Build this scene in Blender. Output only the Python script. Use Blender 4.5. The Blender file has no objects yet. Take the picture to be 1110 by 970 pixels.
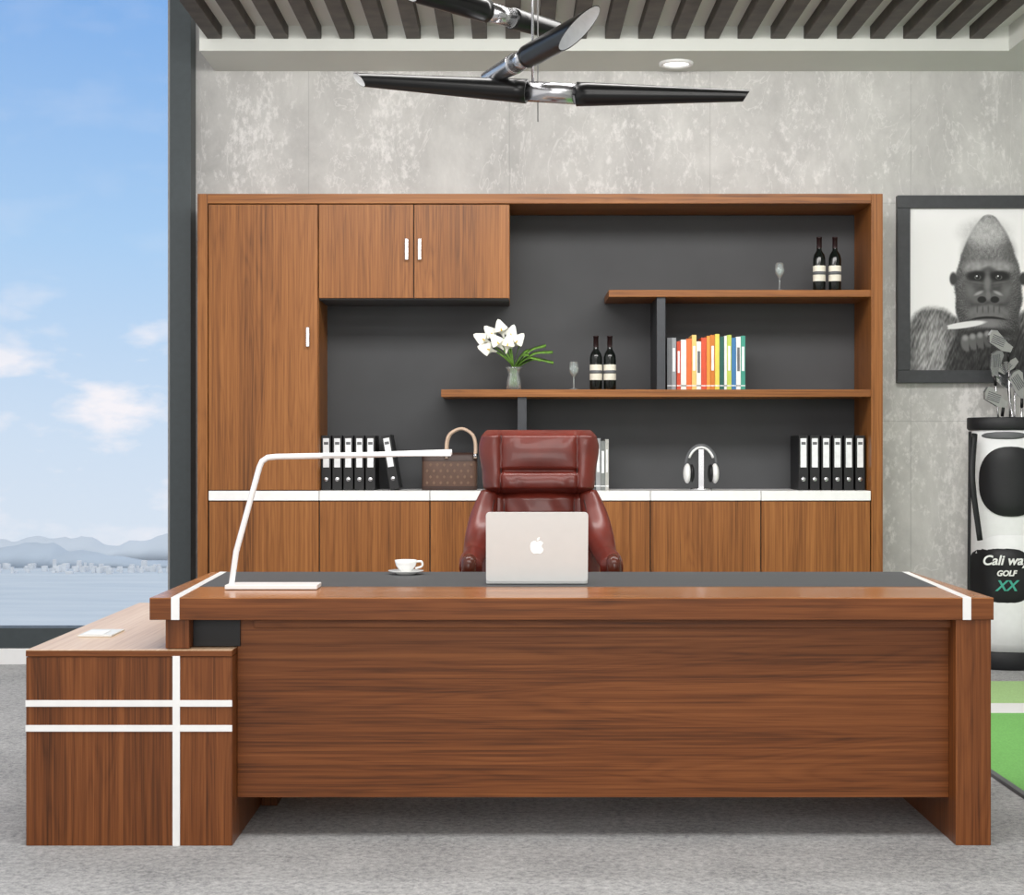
import bpy, bmesh, math, random
from mathutils import Vector, Matrix, noise
random.seed(7)
sc = bpy.context.scene
try:
    sc.view_settings.view_transform = 'Standard'
except Exception: pass
F = 1750.0; CH = 1.22
# photogrammetry: metres from photo measurement at known depth
def X(px, D): return (px-555.0)*D/F
def Z(py, D): return CH-(py-485.0)*D/F

def srgb(r,g,b):
    def f(c):
        c/=255.0
        return c/12.92 if c<=0.04045 else ((c+0.055)/1.055)**2.4
    return (f(r),f(g),f(b),1)

# ---------------- materials ----------------
def newmat(name):
    m=bpy.data.materials.new(name); m.use_nodes=True
    nt=m.node_tree; b=nt.nodes['Principled BSDF']
    return m,nt,b
def plain(name,col,rough=0.5,metal=0.0,var=0.06,vs=30,bump=0.0,emit=0,trans=0,ior=1.45,coat=0):
    m,nt,b=newmat(name)
    tc=nt.nodes.new('ShaderNodeTexCoord'); n=nt.nodes.new('ShaderNodeTexNoise'); n.inputs['Scale'].default_value=vs
    nt.links.new(tc.outputs['Object'],n.inputs['Vector'])
    r=nt.nodes.new('ShaderNodeValToRGB')
    r.color_ramp.elements[0].position=0.3; r.color_ramp.elements[1].position=0.7
    r.color_ramp.elements[0].color=tuple(c*(1-var) for c in col[:3])+(1,)
    r.color_ramp.elements[1].color=tuple(min(1,c*(1+var)) for c in col[:3])+(1,)
    nt.links.new(n.outputs['Fac'],r.inputs['Fac']); nt.links.new(r.outputs['Color'],b.inputs['Base Color'])
    b.inputs['Roughness'].default_value=rough; b.inputs['Metallic'].default_value=metal
    b.inputs['Transmission Weight'].default_value=trans; b.inputs['IOR'].default_value=ior
    b.inputs['Coat Weight'].default_value=coat
    if emit:
        b.inputs['Emission Color'].default_value=col; b.inputs['Emission Strength'].default_value=emit
    if bump:
        bp=nt.nodes.new('ShaderNodeBump'); bp.inputs['Strength'].default_value=bump; bp.inputs['Distance'].default_value=0.01
        nt.links.new(n.outputs['Fac'],bp.inputs['Height']); nt.links.new(bp.outputs['Normal'],b.inputs['Normal'])
    return m
def wood(name,axis,dark,mid,light,rough=0.42):
    m,nt,b=newmat(name); N=nt.nodes; L=nt.links
    tc=N.new('ShaderNodeTexCoord')
    def layer(across,along,detail,dist):
        mp=N.new('ShaderNodeMapping'); s=[across]*3; s[axis]=along; mp.inputs['Scale'].default_value=s
        L.new(tc.outputs['Object'],mp.inputs['Vector'])
        n=N.new('ShaderNodeTexNoise'); n.inputs['Scale'].default_value=1; n.inputs['Detail'].default_value=detail
        n.inputs['Distortion'].default_value=dist
        L.new(mp.outputs['Vector'],n.inputs['Vector']); return n.outputs['Fac']
    a=layer(7,0.45,2,0.4); f=layer(85,0.9,4,0.15); g=layer(340,5,2,0)
    def mth(op,x,y):
        k=N.new('ShaderNodeMath'); k.operation=op
        for i,v in enumerate((x,y)):
            if isinstance(v,(int,float)): k.inputs[i].default_value=v
            else: L.new(v,k.inputs[i])
        return k.outputs[0]
    v=mth('ADD',mth('ADD',mth('MULTIPLY',a,0.30),mth('MULTIPLY',f,0.42)),mth('MULTIPLY',g,0.28))
    # cathedral figure: contour the broad noise
    ring=mth('ABSOLUTE',mth('SINE',mth('MULTIPLY',a,60.0),0),0)
    v=mth('ADD',v,mth('MULTIPLY',mth('SUBTRACT',ring,0.6),0.05))
    r=N.new('ShaderNodeValToRGB'); e=r.color_ramp.elements
    e[0].position=0.35; e[0].color=dark; e[1].position=0.65; e[1].color=light
    k=e.new(0.49); k.color=mid
    L.new(v,r.inputs['Fac']); L.new(r.outputs['Color'],b.inputs['Base Color'])
    b.inputs['Roughness'].default_value=rough; b.inputs['Specular IOR Level'].default_value=0.3
    bp=N.new('ShaderNodeBump'); bp.inputs['Strength'].default_value=0.04; bp.inputs['Distance'].default_value=0.002
    L.new(f,bp.inputs['Height']); L.new(bp.outputs['Normal'],b.inputs['Normal'])
    return m
WD=srgb(92,54,24); WM=srgb(136,84,40); WL=srgb(162,106,56)
DD=srgb(70,38,16); DM=srgb(110,61,28); DL=srgb(138,82,42)
w_v=wood('walnut_vertical',2,WD,WM,WL); w_h=wood('walnut_horizontal',0,WD,WM,WL)
d_v=wood('desk_walnut_vertical',2,DD,DM,DL,0.38); d_h=wood('desk_walnut_horizontal',0,DD,DM,DL,0.38); d_y=wood('desk_walnut_depth_sheen',1,srgb(192,154,118),srgb(216,182,148),srgb(228,200,170),0.3)  # depth variant is paler: cabinet top's reflection put into its colour
d_t=wood('desk_top_veneer',0,srgb(128,78,42),srgb(168,110,66),srgb(190,132,86),0.22)
m_white=plain('white_lacquer',srgb(240,240,239),0.35,var=0.02)
m_dark=plain('charcoal_panel',srgb(74,75,77),0.75,var=0.05,vs=4)
m_darkmet=plain('dark_metal',srgb(62,64,68),0.45,0.3)
m_black=plain('black_plastic',srgb(20,20,22),0.4)
m_gloss=plain('black_satin',srgb(14,14,15),0.28)
m_chrome=plain('brushed_steel',srgb(205,205,208),0.25,1.0,var=0.03)
m_leatherpad=plain('grey_leather_pad',srgb(78,80,82),0.6,var=0.08,vs=300,bump=0.1)
m_red=plain('burgundy_leather',srgb(98,35,26),0.36,var=0.20,vs=9,bump=0.08,coat=0.15)
m_redd=plain('burgundy_piping',srgb(48,16,12),0.5)
m_armwood=plain('mahogany',srgb(84,38,26),0.25,var=0.2)
m_alu=plain('laptop_aluminium',srgb(220,222,221),0.45,0.0,var=0.01)
m_logo=plain('logo_white',srgb(255,255,255),0.3,emit=0.4)
m_porc=plain('porcelain',srgb(245,245,243),0.15,var=0.01,coat=0.5)
m_coffee=plain('coffee',srgb(60,32,18),0.1)
m_frame=plain('window_frame_slate',srgb(62,69,72),0.45,0.1)
m_grey=plain('warm_grey',srgb(150,150,150),0.5)
m_dgrey=plain('mid_grey',srgb(95,97,100),0.5)
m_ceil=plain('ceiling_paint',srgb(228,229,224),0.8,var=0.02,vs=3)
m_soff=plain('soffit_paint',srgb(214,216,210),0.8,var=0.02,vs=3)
m_slat=plain('ceiling_slat_wood',srgb(72,65,59),0.6,var=0.4,vs=9)
m_base=plain('baseboard_white',srgb(235,235,235),0.5,var=0.01)
m_lampw=plain('lamp_shade_inner',srgb(215,216,216),0.35,emit=0.18)
m_emit=plain('downlight_glow',(1,0.98,0.95,1),0.4,emit=3)
m_green=plain('stem_green',srgb(98,140,52),0.5,var=0.3,vs=60)
m_petal=plain('petal_white',srgb(246,246,236),0.5,var=0.03)
m_yel=plain('spadix_yellow',srgb(225,190,60),0.6)
m_bottle=plain('bottle_glass_dark',srgb(16,20,18),0.12)
m_label=plain('bottle_label',srgb(225,220,205),0.6)
m_foil=plain('bottle_foil',srgb(40,22,24),0.35,0.3)
m_bag=plain('brown_leather',srgb(92,68,56),0.5,var=0.10,vs=25)
m_bagmark=plain('bag_pattern_mark',srgb(116,90,72),0.5)
m_bagd=plain('dark_brown_leather',srgb(62,44,38),0.5)
m_tan=plain('tan_leather',srgb(206,180,158),0.45)
def glass(name,tint=(0.92,0.96,0.95,1),milk=0.0):
    m,nt,b=newmat(name); N=nt.nodes
    t=N.new('ShaderNodeBsdfTransparent'); t.inputs[0].default_value=tint
    g=N.new('ShaderNodeBsdfGlossy'); g.inputs['Roughness'].default_value=0.08
    lw=N.new('ShaderNodeLayerWeight'); lw.inputs[0].default_value=0.35
    mx=N.new('ShaderNodeMixShader'); nt.links.new(lw.outputs['Facing'],mx.inputs[0])
    nt.links.new(t.outputs[0],mx.inputs[1]); nt.links.new(g.outputs[0],mx.inputs[2])
    if milk:
        d=N.new('ShaderNodeBsdfDiffuse'); d.inputs[0].default_value=(.9,.92,.92,1)
        m2=N.new('ShaderNodeMixShader'); m2.inputs[0].default_value=milk
        nt.links.new(mx.outputs[0],m2.inputs[1]); nt.links.new(d.outputs[0],m2.inputs[2]); mx=m2
    nt.links.new(mx.outputs[0],N['Material Output'].inputs[0]); return m
m_glass=glass('clear_glass',(0.93,0.97,0.96,1),0.12)

# ---------------- builder ----------------
class B:
    def __init__(s,name): s.name=name; s.v=[]; s.f=[]; s.m=[]; s.sm=[]; s.mats=[]; s.M=Matrix.Identity(4)
    def add(s,vs,fs,mat,smooth=False):
        if mat not in s.mats: s.mats.append(mat)
        k=s.mats.index(mat); o=len(s.v)
        for p in vs: s.v.append(s.M@Vector(p))
        for f in fs: s.f.append([i+o for i in f]); s.m.append(k); s.sm.append(smooth)
    def box(s,x0,x1,y0,y1,z0,z1,mat):
        s.add([(x0,y0,z0),(x1,y0,z0),(x1,y1,z0),(x0,y1,z0),(x0,y0,z1),(x1,y0,z1),(x1,y1,z1),(x0,y1,z1)],
              [(0,3,2,1),(4,5,6,7),(0,1,5,4),(1,2,6,5),(2,3,7,6),(3,0,4,7)],mat)
    def prism(s,poly,axis,a,b,mat,smooth=False):
        def mk(p,t):
            if axis=='y': return (p[0],t,p[1])
            if axis=='z': return (p[0],p[1],t)
            return (t,p[0],p[1])
        n=len(poly)
        vs=[mk(p,a) for p in poly]+[mk(p,b) for p in poly]
        fs=[list(range(n)),list(range(2*n-1,n-1,-1))]+[(i,(i+1)%n,n+(i+1)%n,n+i) for i in range(n)]
        s.add(vs,fs,mat,smooth)
    def loft(s,rings,mat,caps=(True,True),smooth=True):
        n=len(rings[0]); vs=[p for r in rings for p in r]; fs=[]
        for i in range(len(rings)-1):
            for j in range(n):
                fs.append((i*n+j,i*n+(j+1)%n,(i+1)*n+(j+1)%n,(i+1)*n+j))
        if caps[0]: fs.append(list(range(n))[::-1])
        if caps[1]: fs.append([(len(rings)-1)*n+j for j in range(n)])
        s.add(vs,fs,mat,smooth)
    def tube(s,pts,r,mat,n=12,caps=True,sy=1.0):
        pts=[Vector(p) for p in pts]; R=[]
        rr=r if isinstance(r,(list,tuple)) else [r]*len(pts)
        t=(pts[1]-pts[0]).normalized(); up=Vector((0,0,1)) if abs(t.z)<0.9 else Vector((0,1,0))
        u=t.cross(up).normalized()
        for i,p in enumerate(pts):
            a=pts[max(i-1,0)]; b=pts[min(i+1,len(pts)-1)]
            t=(b-a).normalized(); u=(u-t*u.dot(t)).normalized(); w=t.cross(u)
            R.append([p+(u*math.cos(2*math.pi*k/n)+w*math.sin(2*math.pi*k/n)*sy)*rr[i] for k in range(n)])
        s.loft(R,mat,(caps,caps))
    def lathe(s,prof,cx,cy,mat,n=28,caps=(False,False),sx=1,sy=1):
        s.loft([[(cx+sx*r*math.cos(2*math.pi*k/n),cy+sy*r*math.sin(2*math.pi*k/n),z) for k in range(n)] for r,z in prof],mat,caps)
    def ell(s,c,r,mat,n=20,m=12):
        R=[]
        for i in range(m+1):
            a=-math.pi/2+math.pi*i/m; ca=max(math.cos(a),0.001)
            R.append([(c[0]+r[0]*ca*math.cos(2*math.pi*k/n),c[1]+r[1]*ca*math.sin(2*math.pi*k/n),c[2]+r[2]*math.sin(a)) for k in range(n)])
        s.loft(R,mat)
    def done(s,bevel=0,seg=2,subd=0):
        xs=[v.x for v in s.v]; ys=[v.y for v in s.v]; zs=[v.z for v in s.v]
        c=Vector(((min(xs)+max(xs))/2,(min(ys)+max(ys))/2,min(zs)))
        me=bpy.data.meshes.new(s.name); me.from_pydata([v-c for v in s.v],[],s.f)
        for mt in s.mats: me.materials.append(mt)
        for p,k,sm in zip(me.polygons,s.m,s.sm): p.material_index=k; p.use_smooth=sm
        bm=bmesh.new(); bm.from_mesh(me); bmesh.ops.recalc_face_normals(bm,faces=bm.faces); bm.to_mesh(me); bm.free()
        o=bpy.data.objects.new(s.name,me); sc.collection.objects.link(o); o.location=c
        if bevel:
            md=o.modifiers.new('bevel','BEVEL'); md.width=bevel; md.segments=seg; md.limit_method='ANGLE'; md.angle_limit=math.radians(50)
        if subd:
            md=o.modifiers.new('sub','SUBSURF'); md.levels=subd; md.render_levels=subd
        return o
def cr(pts,k=8):
    P=[Vector(p) for p in pts]; P=[P[0]*2-P[1]]+P+[P[-1]*2-P[-2]]; out=[]
    for i in range(1,len(P)-2):
        for j in range(k):
            t=j/k; a,b,c,d=P[i-1:i+3]
            out.append(0.5*((2*b)+(c-a)*t+(2*a-5*b+4*c-d)*t*t+(3*b-a-3*c+d)*t**3))
    out.append(P[-2]); return out

# ---------------- room ----------------
WALL=9.25
# stone wall material
def stone():
    m,nt,b=newmat('stone_wall'); N=nt.nodes; L=nt.links
    tc=N.new('ShaderNodeTexCoord')
    mp=N.new('ShaderNodeMapping'); mp.inputs['Rotation'].default_value=(math.radians(90),0,0); mp.inputs['Location'].default_value=(.25,0.12,0); L.new(tc.outputs['Object'],mp.inputs['Vector'])
    def nz(scale,detail,sc_,rough=.5,dist=0,loc=(0,0,0)):
        m2=N.new('ShaderNodeMapping'); m2.inputs['Scale'].default_value=scale; m2.inputs['Location'].default_value=loc; L.new(tc.outputs['Object'],m2.inputs['Vector'])
        n2=N.new('ShaderNodeTexNoise'); n2.inputs['Scale'].default_value=sc_; n2.inputs['Detail'].default_value=detail; n2.inputs['Roughness'].default_value=rough; n2.inputs['Distortion'].default_value=dist; L.new(m2.outputs['Vector'],n2.inputs['Vector']); return n2.outputs['Fac']
    n1=nz((1,1,.6),10,3.4,.72,.3)
    r=N.new('ShaderNodeValToRGB'); e=r.color_ramp.elements
    e[0].position=0.32; e[0].color=srgb(180,179,177); e[1].position=0.68; e[1].color=srgb(212,211,208)
    L.new(n1,r.inputs['Fac'])
    def vein(fac,width,strength):
        s_=N.new('ShaderNodeMath'); s_.operation='SUBTRACT'; L.new(fac,s_.inputs[0]); s_.inputs[1].default_value=.5
        a_=N.new('ShaderNodeMath'); a_.operation='ABSOLUTE'; L.new(s_.outputs[0],a_.inputs[0])
        q=N.new('ShaderNodeMapRange'); q.inputs['From Min'].default_value=0; q.inputs['From Max'].default_value=width; q.inputs['To Min'].default_value=strength; q.inputs['To Max'].default_value=0; L.new(a_.outputs[0],q.inputs['Value']); return q.outputs[0]
    v1=vein(nz((1.3,1,.5),5,2.4,.62,.9,(3,0,1)),.008,.45)
    fine=nz((1,1,.6),7,26,.72); drift=nz((2.6,1,.35),3,1)
    ad=N.new('ShaderNodeMath'); ad.operation='MULTIPLY_ADD'; L.new(drift,ad.inputs[0]); ad.inputs[1].default_value=.55; L.new(fine,ad.inputs[2])
    r2=N.new('ShaderNodeMapRange'); r2.inputs['From Min'].default_value=.82; r2.inputs['From Max'].default_value=.98; r2.inputs['To Max'].default_value=.75
    L.new(ad.outputs[0],r2.inputs['Value'])
    mxx=N.new('ShaderNodeMath'); mxx.operation='MAXIMUM'; L.new(v1,mxx.inputs[0]); L.new(r2.outputs[0],mxx.inputs[1])
    mx=N.new('ShaderNodeMix'); mx.data_type='RGBA'; L.new(mxx.outputs[0],mx.inputs['Factor']); L.new(r.outputs['Color'],mx.inputs['A']); mx.inputs['B'].default_value=srgb(238,236,234)
    br=N.new('ShaderNodeTexBrick'); br.inputs['Scale'].default_value=1; br.inputs['Brick Width'].default_value=1.15; br.inputs['Row Height'].default_value=1.25
    br.inputs['Mortar Size'].default_value=0.003; br.offset=0.0
    br.inputs['Color1'].default_value=(1,1,1,1); br.inputs['Color2'].default_value=(0.91,0.91,0.91,1); br.inputs['Mortar'].default_value=(0.78,0.78,0.78,1)
    L.new(mp.outputs['Vector'],br.inputs['Vector'])
    mu=N.new('ShaderNodeMix'); mu.data_type='RGBA'; mu.blend_type='MULTIPLY'; mu.inputs['Factor'].default_value=1
    L.new(mx.outputs['Result'],mu.inputs['A']); L.new(br.outputs['Color'],mu.inputs['B'])
    L.new(mu.outputs['Result'],b.inputs['Base Color']); b.inputs['Roughness'].default_value=0.6
    return m
o=B('wall_back'); o.box(-1.83,4.6,WALL,WALL+0.2,0,4.3,stone()); o.done()
# carpet
def carpet():
    m,nt,b=newmat('carpet_grey'); N=nt.nodes; L=nt.links
    tc=N.new('ShaderNodeTexCoord'); n=N.new('ShaderNodeTexNoise'); n.inputs['Scale'].default_value=42; n.inputs['Detail'].default_value=6; n.inputs['Roughness'].default_value=0.9
    L.new(tc.outputs['Object'],n.inputs['Vector'])
    n3=N.new('ShaderNodeTexNoise'); n3.inputs['Scale'].default_value=3.5; n3.inputs['Detail'].default_value=5; L.new(tc.outputs['Object'],n3.inputs['Vector'])
    ad=N.new('ShaderNodeMath'); ad.operation='MULTIPLY_ADD'; L.new(n3.outputs['Fac'],ad.inputs[0]); ad.inputs[1].default_value=0.2; L.new(n.outputs['Fac'],ad.inputs[2])
    r=N.new('ShaderNodeValToRGB'); e=r.color_ramp.elements; e[0].position=0.44; e[0].color=srgb(118,119,121); e[1].position=0.76; e[1].color=srgb(200,200,200)
    L.new(ad.outputs[0],r.inputs['Fac']); L.new(r.outputs['Color'],b.inputs['Base Color']); b.inputs['Roughness'].default_value=0.95
    bp=N.new('ShaderNodeBump'); bp.inputs['Strength'].default_value=0.5; bp.inputs['Distance'].default_value=0.01
    L.new(n.outputs['Fac'],bp.inputs['Height']); L.new(bp.outputs['Normal'],b.inputs['Normal']); return m
o=B('floor'); o.box(-6,4.6,-3,WALL+0.2,-0.12,0,carpet()); o.done()
o=B('wall_right'); o.box(4.6,4.8,-3,WALL+0.2,0,4.3,m_soff); o.done()
SOF=3.376; SD=8.775; RX=2.70; LX=-1.70
o=B('ceiling'); o.box(LX,4.6,-3,WALL,3.51,3.64,m_ceil)
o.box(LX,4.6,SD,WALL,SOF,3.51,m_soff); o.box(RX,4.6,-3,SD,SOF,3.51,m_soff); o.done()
o=B('ceiling_slats'); x=-1.655
while x<RX-0.08:
    o.box(x,x+0.080,-3,SD-0.002,3.44,3.51,m_slat); x+=0.18
o.done(0.003)
o=B('downlight'); dx,dy=X(733,9.05),9.05
o.lathe([(0.095,SOF),(0.095,SOF-0.012),(0.075,SOF-0.014),(0.07,SOF-0.004)],dx,dy,m_white,32)
o.lathe([(0.07,SOF-0.004),(0.001,SOF-0.004)],dx,dy,m_emit,32); o.done()
# window
o=B('window_1'); wy0,wy1=9.08,9.22
xa=X(184,9.08); xb=X(207,9.08)
o.box(xa,xb,wy0,wy1,0.0,4.3,m_frame); o.box(-6,xa,wy0,wy1,0.09,0.205,m_frame); o.box(-6,xa,wy0,wy1,4.15,4.3,m_frame)
o.box(-4.3,-4.18,wy0,wy1,0.205,4.15,m_frame); o.box(-6,-5.88,wy0,wy1,0.205,4.15,m_frame)
o.box(xa-0.018,xa,wy0+0.03,wy1,0.205,4.15,m_grey)
o.box(-5.88,xa-0.018,9.15,9.156,0.205,4.15,glass('window_glass',(0.98,0.985,0.99,1)) ); o.done(0.003)
o=B('baseboard_window'); o.box(-6,xa,wy0-0.01,wy1,0,0.09,m_base); o.done(0.003)

# ---------------- outside ----------------
SEA=-60
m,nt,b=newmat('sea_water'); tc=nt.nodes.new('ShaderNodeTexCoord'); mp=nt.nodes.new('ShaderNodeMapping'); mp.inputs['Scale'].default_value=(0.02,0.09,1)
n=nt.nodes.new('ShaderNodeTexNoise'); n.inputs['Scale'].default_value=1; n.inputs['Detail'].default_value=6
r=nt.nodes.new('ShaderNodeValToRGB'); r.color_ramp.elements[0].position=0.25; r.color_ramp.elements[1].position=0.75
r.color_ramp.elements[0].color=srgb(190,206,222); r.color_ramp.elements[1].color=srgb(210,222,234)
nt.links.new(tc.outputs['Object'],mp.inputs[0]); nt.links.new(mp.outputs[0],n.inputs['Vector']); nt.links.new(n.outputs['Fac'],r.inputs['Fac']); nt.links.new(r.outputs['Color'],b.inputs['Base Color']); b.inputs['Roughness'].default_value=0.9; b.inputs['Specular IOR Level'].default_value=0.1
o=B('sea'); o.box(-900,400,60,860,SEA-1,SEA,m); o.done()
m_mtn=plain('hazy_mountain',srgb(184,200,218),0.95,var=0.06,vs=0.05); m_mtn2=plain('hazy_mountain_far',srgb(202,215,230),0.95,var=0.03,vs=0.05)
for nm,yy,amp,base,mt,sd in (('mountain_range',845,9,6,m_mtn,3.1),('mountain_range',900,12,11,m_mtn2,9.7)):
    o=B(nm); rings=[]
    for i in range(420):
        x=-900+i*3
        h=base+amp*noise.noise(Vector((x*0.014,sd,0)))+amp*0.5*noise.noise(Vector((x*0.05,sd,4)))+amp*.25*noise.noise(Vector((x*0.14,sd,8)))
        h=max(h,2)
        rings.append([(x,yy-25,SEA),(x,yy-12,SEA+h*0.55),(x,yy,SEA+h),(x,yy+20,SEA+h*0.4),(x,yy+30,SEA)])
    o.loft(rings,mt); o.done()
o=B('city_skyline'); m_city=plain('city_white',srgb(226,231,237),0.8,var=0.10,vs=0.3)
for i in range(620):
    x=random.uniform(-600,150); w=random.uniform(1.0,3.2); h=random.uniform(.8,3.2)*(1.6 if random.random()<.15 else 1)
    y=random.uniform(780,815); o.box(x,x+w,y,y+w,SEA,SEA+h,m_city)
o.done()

# ---------------- desk ----------------
D0,D1=4.943,5.963; SC=F/D0
xl,xr=-1.110,1.475; ZT=0.76; ZB=0.692
o=B('executive_desk')
o.box(xl,xr,D0,D1,ZB,ZT-0.003,d_h)
o.box(xl,xr,D0,D1,ZT-0.003,ZT,d_t)
sw=0.013
def strip(xf,xbk):
    o.prism([(xf-sw,D0-0.0015),(xf+sw,D0-0.0015),(xbk+sw,D1),(xbk-sw,D1)],'z',ZT-0.001,ZT+0.0015,m_white)
    o.box(xf-sw,xf+sw,D0-0.002,D0+0.01,ZB,ZT+0.001,m_white)
strip(-1.031,-1.066); strip(1.393,1.452)
t=(5.33-D0)/(D1-D0)
o.prism([(-1.031-0.035*t+sw,5.33),(1.393+0.059*t-sw,5.33),(1.452-sw,D1-0.01),(-1.066+sw,D1-0.01)],'z',ZT-0.001,ZT+0.0018,m_leatherpad)
o.box(1.361,1.469,D0+0.008,D1-0.01,0,ZB,d_v)
o.box(-0.856,1.361,5.03,5.06,0.13,ZB,d_h)
o.box(-0.80,1.361,5.005,5.03,ZB-0.03,ZB,d_h)
o.box(-1.065,-0.992,D0+0.02,D1-0.03,0.602,ZB,d_v)
o.box(-0.992,-0.845,5.02,D1-0.03,0.602,ZB,m_black)  # solid black block stands in for the shadow gap under the slab
o.box(-0.854,-0.80,5.5,5.9,0,0.692,d_v)
o.done(0.0025)
# side cabinet
cx0,cx1=-1.489,-0.857; CT=0.6
o=B('side_cabinet'); CB=6.45
def v(x0,x1,y0,y1,z0,z1,mm): o.box(x0,x1,y0,y1,z0,z1,mm)
v(cx0,cx1,D0+0.004,CB,0,CT-0.022,d_v)
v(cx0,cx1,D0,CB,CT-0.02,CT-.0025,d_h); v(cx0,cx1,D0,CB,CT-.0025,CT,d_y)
zc=[Z(766,D0),Z(759,D0),Z(793,D0),Z(786,D0)]
v(cx0-0.001,cx1,D0-0.001,D0+0.01,zc[0],zc[1],m_white); v(cx0-0.001,cx1,D0-0.001,D0+0.01,zc[2],zc[3],m_white)
v(X(187,D0),X(195,D0),D0-0.0015,D0+0.01,0,Z(711,D0),m_white)
v(cx0-0.001,cx0+0.01,D0,CB,zc[0],zc[1],m_white); v(cx0-0.001,cx0+0.01,D0,CB,zc[2],zc[3],m_white)
o.done(0.001)
o=B('desk_outlet_plate'); s_=1750*0.62/(687-485.); # depth of plate on cabinet top
o.box(X(92,s_),X(128,s_),s_-0.09,s_+0.09,CT+0.0005,CT+0.006,m_alu); o.box(X(96,s_),X(118,s_),s_-0.07,s_+0.03,CT+0.006,CT+0.0085,m_white); o.done(0.001)

# ---------------- bookcase ----------------
BD=8.75; BB=9.2
def bx(p): return X(p,BD)
def bz(p): return Z(p,BD)
o=B('bookcase')
L0,L1=bx(214),bx(957); T=bz(210)
o.box(L0,bx(225),BD,BB,0,T,w_v); o.box(bx(944.5),L1,BD,BB,0,T,w_v)
o.box(bx(225),bx(944.5),BD,BB,bz(220.5),T,w_h)
o.box(bx(225),bx(944.5),BB-0.02,BB,bz(540),bz(221),m_dark)
# tall cupboard
o.box(bx(225),bx(345),BD+0.025,BB-0.02,bz(532),bz(221),w_v)
o.box(bx(226),bx(344.3),BD+0.003,BD+0.023,bz(531),bz(221.5),w_v)
o.box(bx(345.3),bx(552),BD+0.025,BB-0.02,bz(324.5),bz(221),m_dark)
o.box(bx(345.8),bx(448),BD+0.003,BD+0.024,bz(323),bz(221.5),w_v); o.box(bx(449),bx(552),BD+0.003,BD+0.024,bz(323),bz(221.5),w_v)
o.box(bx(551),bx(552.5),BD+0.024,BB-0.02,bz(324),bz(221),w_v)
for hx,h0,h1 in ((334,355,376),(441,259,282),(455,259,282)):
    o.box(bx(hx-1.8),bx(hx+1.8),BD-0.022,BD-0.012,bz(h1),bz(h0),m_chrome)
    for hz in (bz(h1)+0.012,bz(h0)-0.02): o.box(bx(hx-1.2),bx(hx+1.2),BD-0.013,BD+0.004,hz,hz+0.008,m_chrome)
# base
o.box(bx(225),bx(944.5),BD+0.03,BB-0.02,0.0,bz(543),m_dark)
ed=[226,346,466,586,705,825,944]
for a,c in zip(ed[:-1],ed[1:]):
    o.box(bx(a+0.6),bx(c-0.6),BD+0.004,BD+0.028,0.06,bz(543.5),w_v)
    o.box(bx(a+0.3),bx(c-0.3),BD-0.004,BB-0.02,bz(542.5),bz(532),m_white)
# shelves
o.box(bx(660),bx(944.5),BD+0.01,BB-0.02,bz(321.5),bz(314),w_h); o.box(bx(478),bx(944.5),BD+0.01,BB-0.02,bz(430),bz(422),w_h)
o.box(bx(712.5),bx(722),BD+0.03,BB-0.03,bz(422),bz(321.5),m_darkmet); o.box(bx(561),bx(571),BD+0.03,BB-0.03,bz(532),bz(430),m_darkmet)
o.done(0.002)
ZS2=bz(314); ZS1=bz(422); ZC=bz(532)

# binders
m_lab=plain('binder_label',srgb(232,234,236),0.6)
def binders(xs,lean=None):
    o=B('ring_binder_row')
    def one():
        w=0.052; h=0.30
        o.box(-w/2,w/2,0,0.26,0,h,m_black); o.box(-w/2+0.009,w/2-0.009,-0.0015,0.001,0.125,h-0.015,m_lab)
        o.box(-w/2+0.014,w/2-0.014,-0.003,0.0,h-0.05,h-0.035,m_dgrey)
        o.tube([(0,-0.003,0.06),(0,0.0,0.06)],0.012,m_chrome,12)
    for x in xs:
        o.M=Matrix.Translation((x,8.86,ZC+0.0005)); one()
    if lean:
        o.M=Matrix.Translation((lean,8.86,ZC+0.0005+0.052/2*math.sin(0.2)))@Matrix.Rotation(-0.17,4,'Y'); one()
    o.done(0.002)
binders([X(p,8.86) for p in (353.5,365.5,377.5,389.5,401.5)],X(428,8.86))
binders([X(p,8.86) for p in (871,883.3,895.6,907.9,920.2,932.5)])
# handbag
o=B('handbag'); D=8.86
x0,x1=X(457,D),X(517,D); zb=ZC+0.001; zt=Z(491,D)
def rr(w,d,z): 
    return [(( x0+x1)/2+w*math.copysign(abs(math.cos(a))**0.3,math.cos(a)), D+0.08+d*math.copysign(abs(math.sin(a))**0.3,math.sin(a)),z) for a in [2*math.pi*k/40 for k in range(40)]]
W=(x1-x0)/2
o.loft([rr(W*.98,.078,zb),rr(W,.08,zb+.01),rr(W,.08,zt-.05),rr(W*.99,.075,zt-.02),rr(W*.97,.06,zt)],m_bag)
o.loft([rr(W*1.005,.082,zt-.045),rr(W*1.0,.078,zt-.015),rr(W*.98,.063,zt+.002)],m_bagd,(False,True))
o.loft([rr(W*.99,.080,zb-.0),rr(W*1.006,.082,zb+.006),rr(W*1.006,.082,zb+.022)],m_bagd,(False,False))
for i in range(7):
    for j in range(4):
        mx_=x0+.03+(x1-x0-.06)*(i+(.5 if j%2 else 0))/6.5; mz=zb+.04+.033*j
        if mx_<x1-.02: o.prism([(mx_-.008,mz),(mx_,mz+.010),(mx_+.008,mz),(mx_,mz-.010)],'y',D-.0022,D+.001,m_bagmark)
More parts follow.
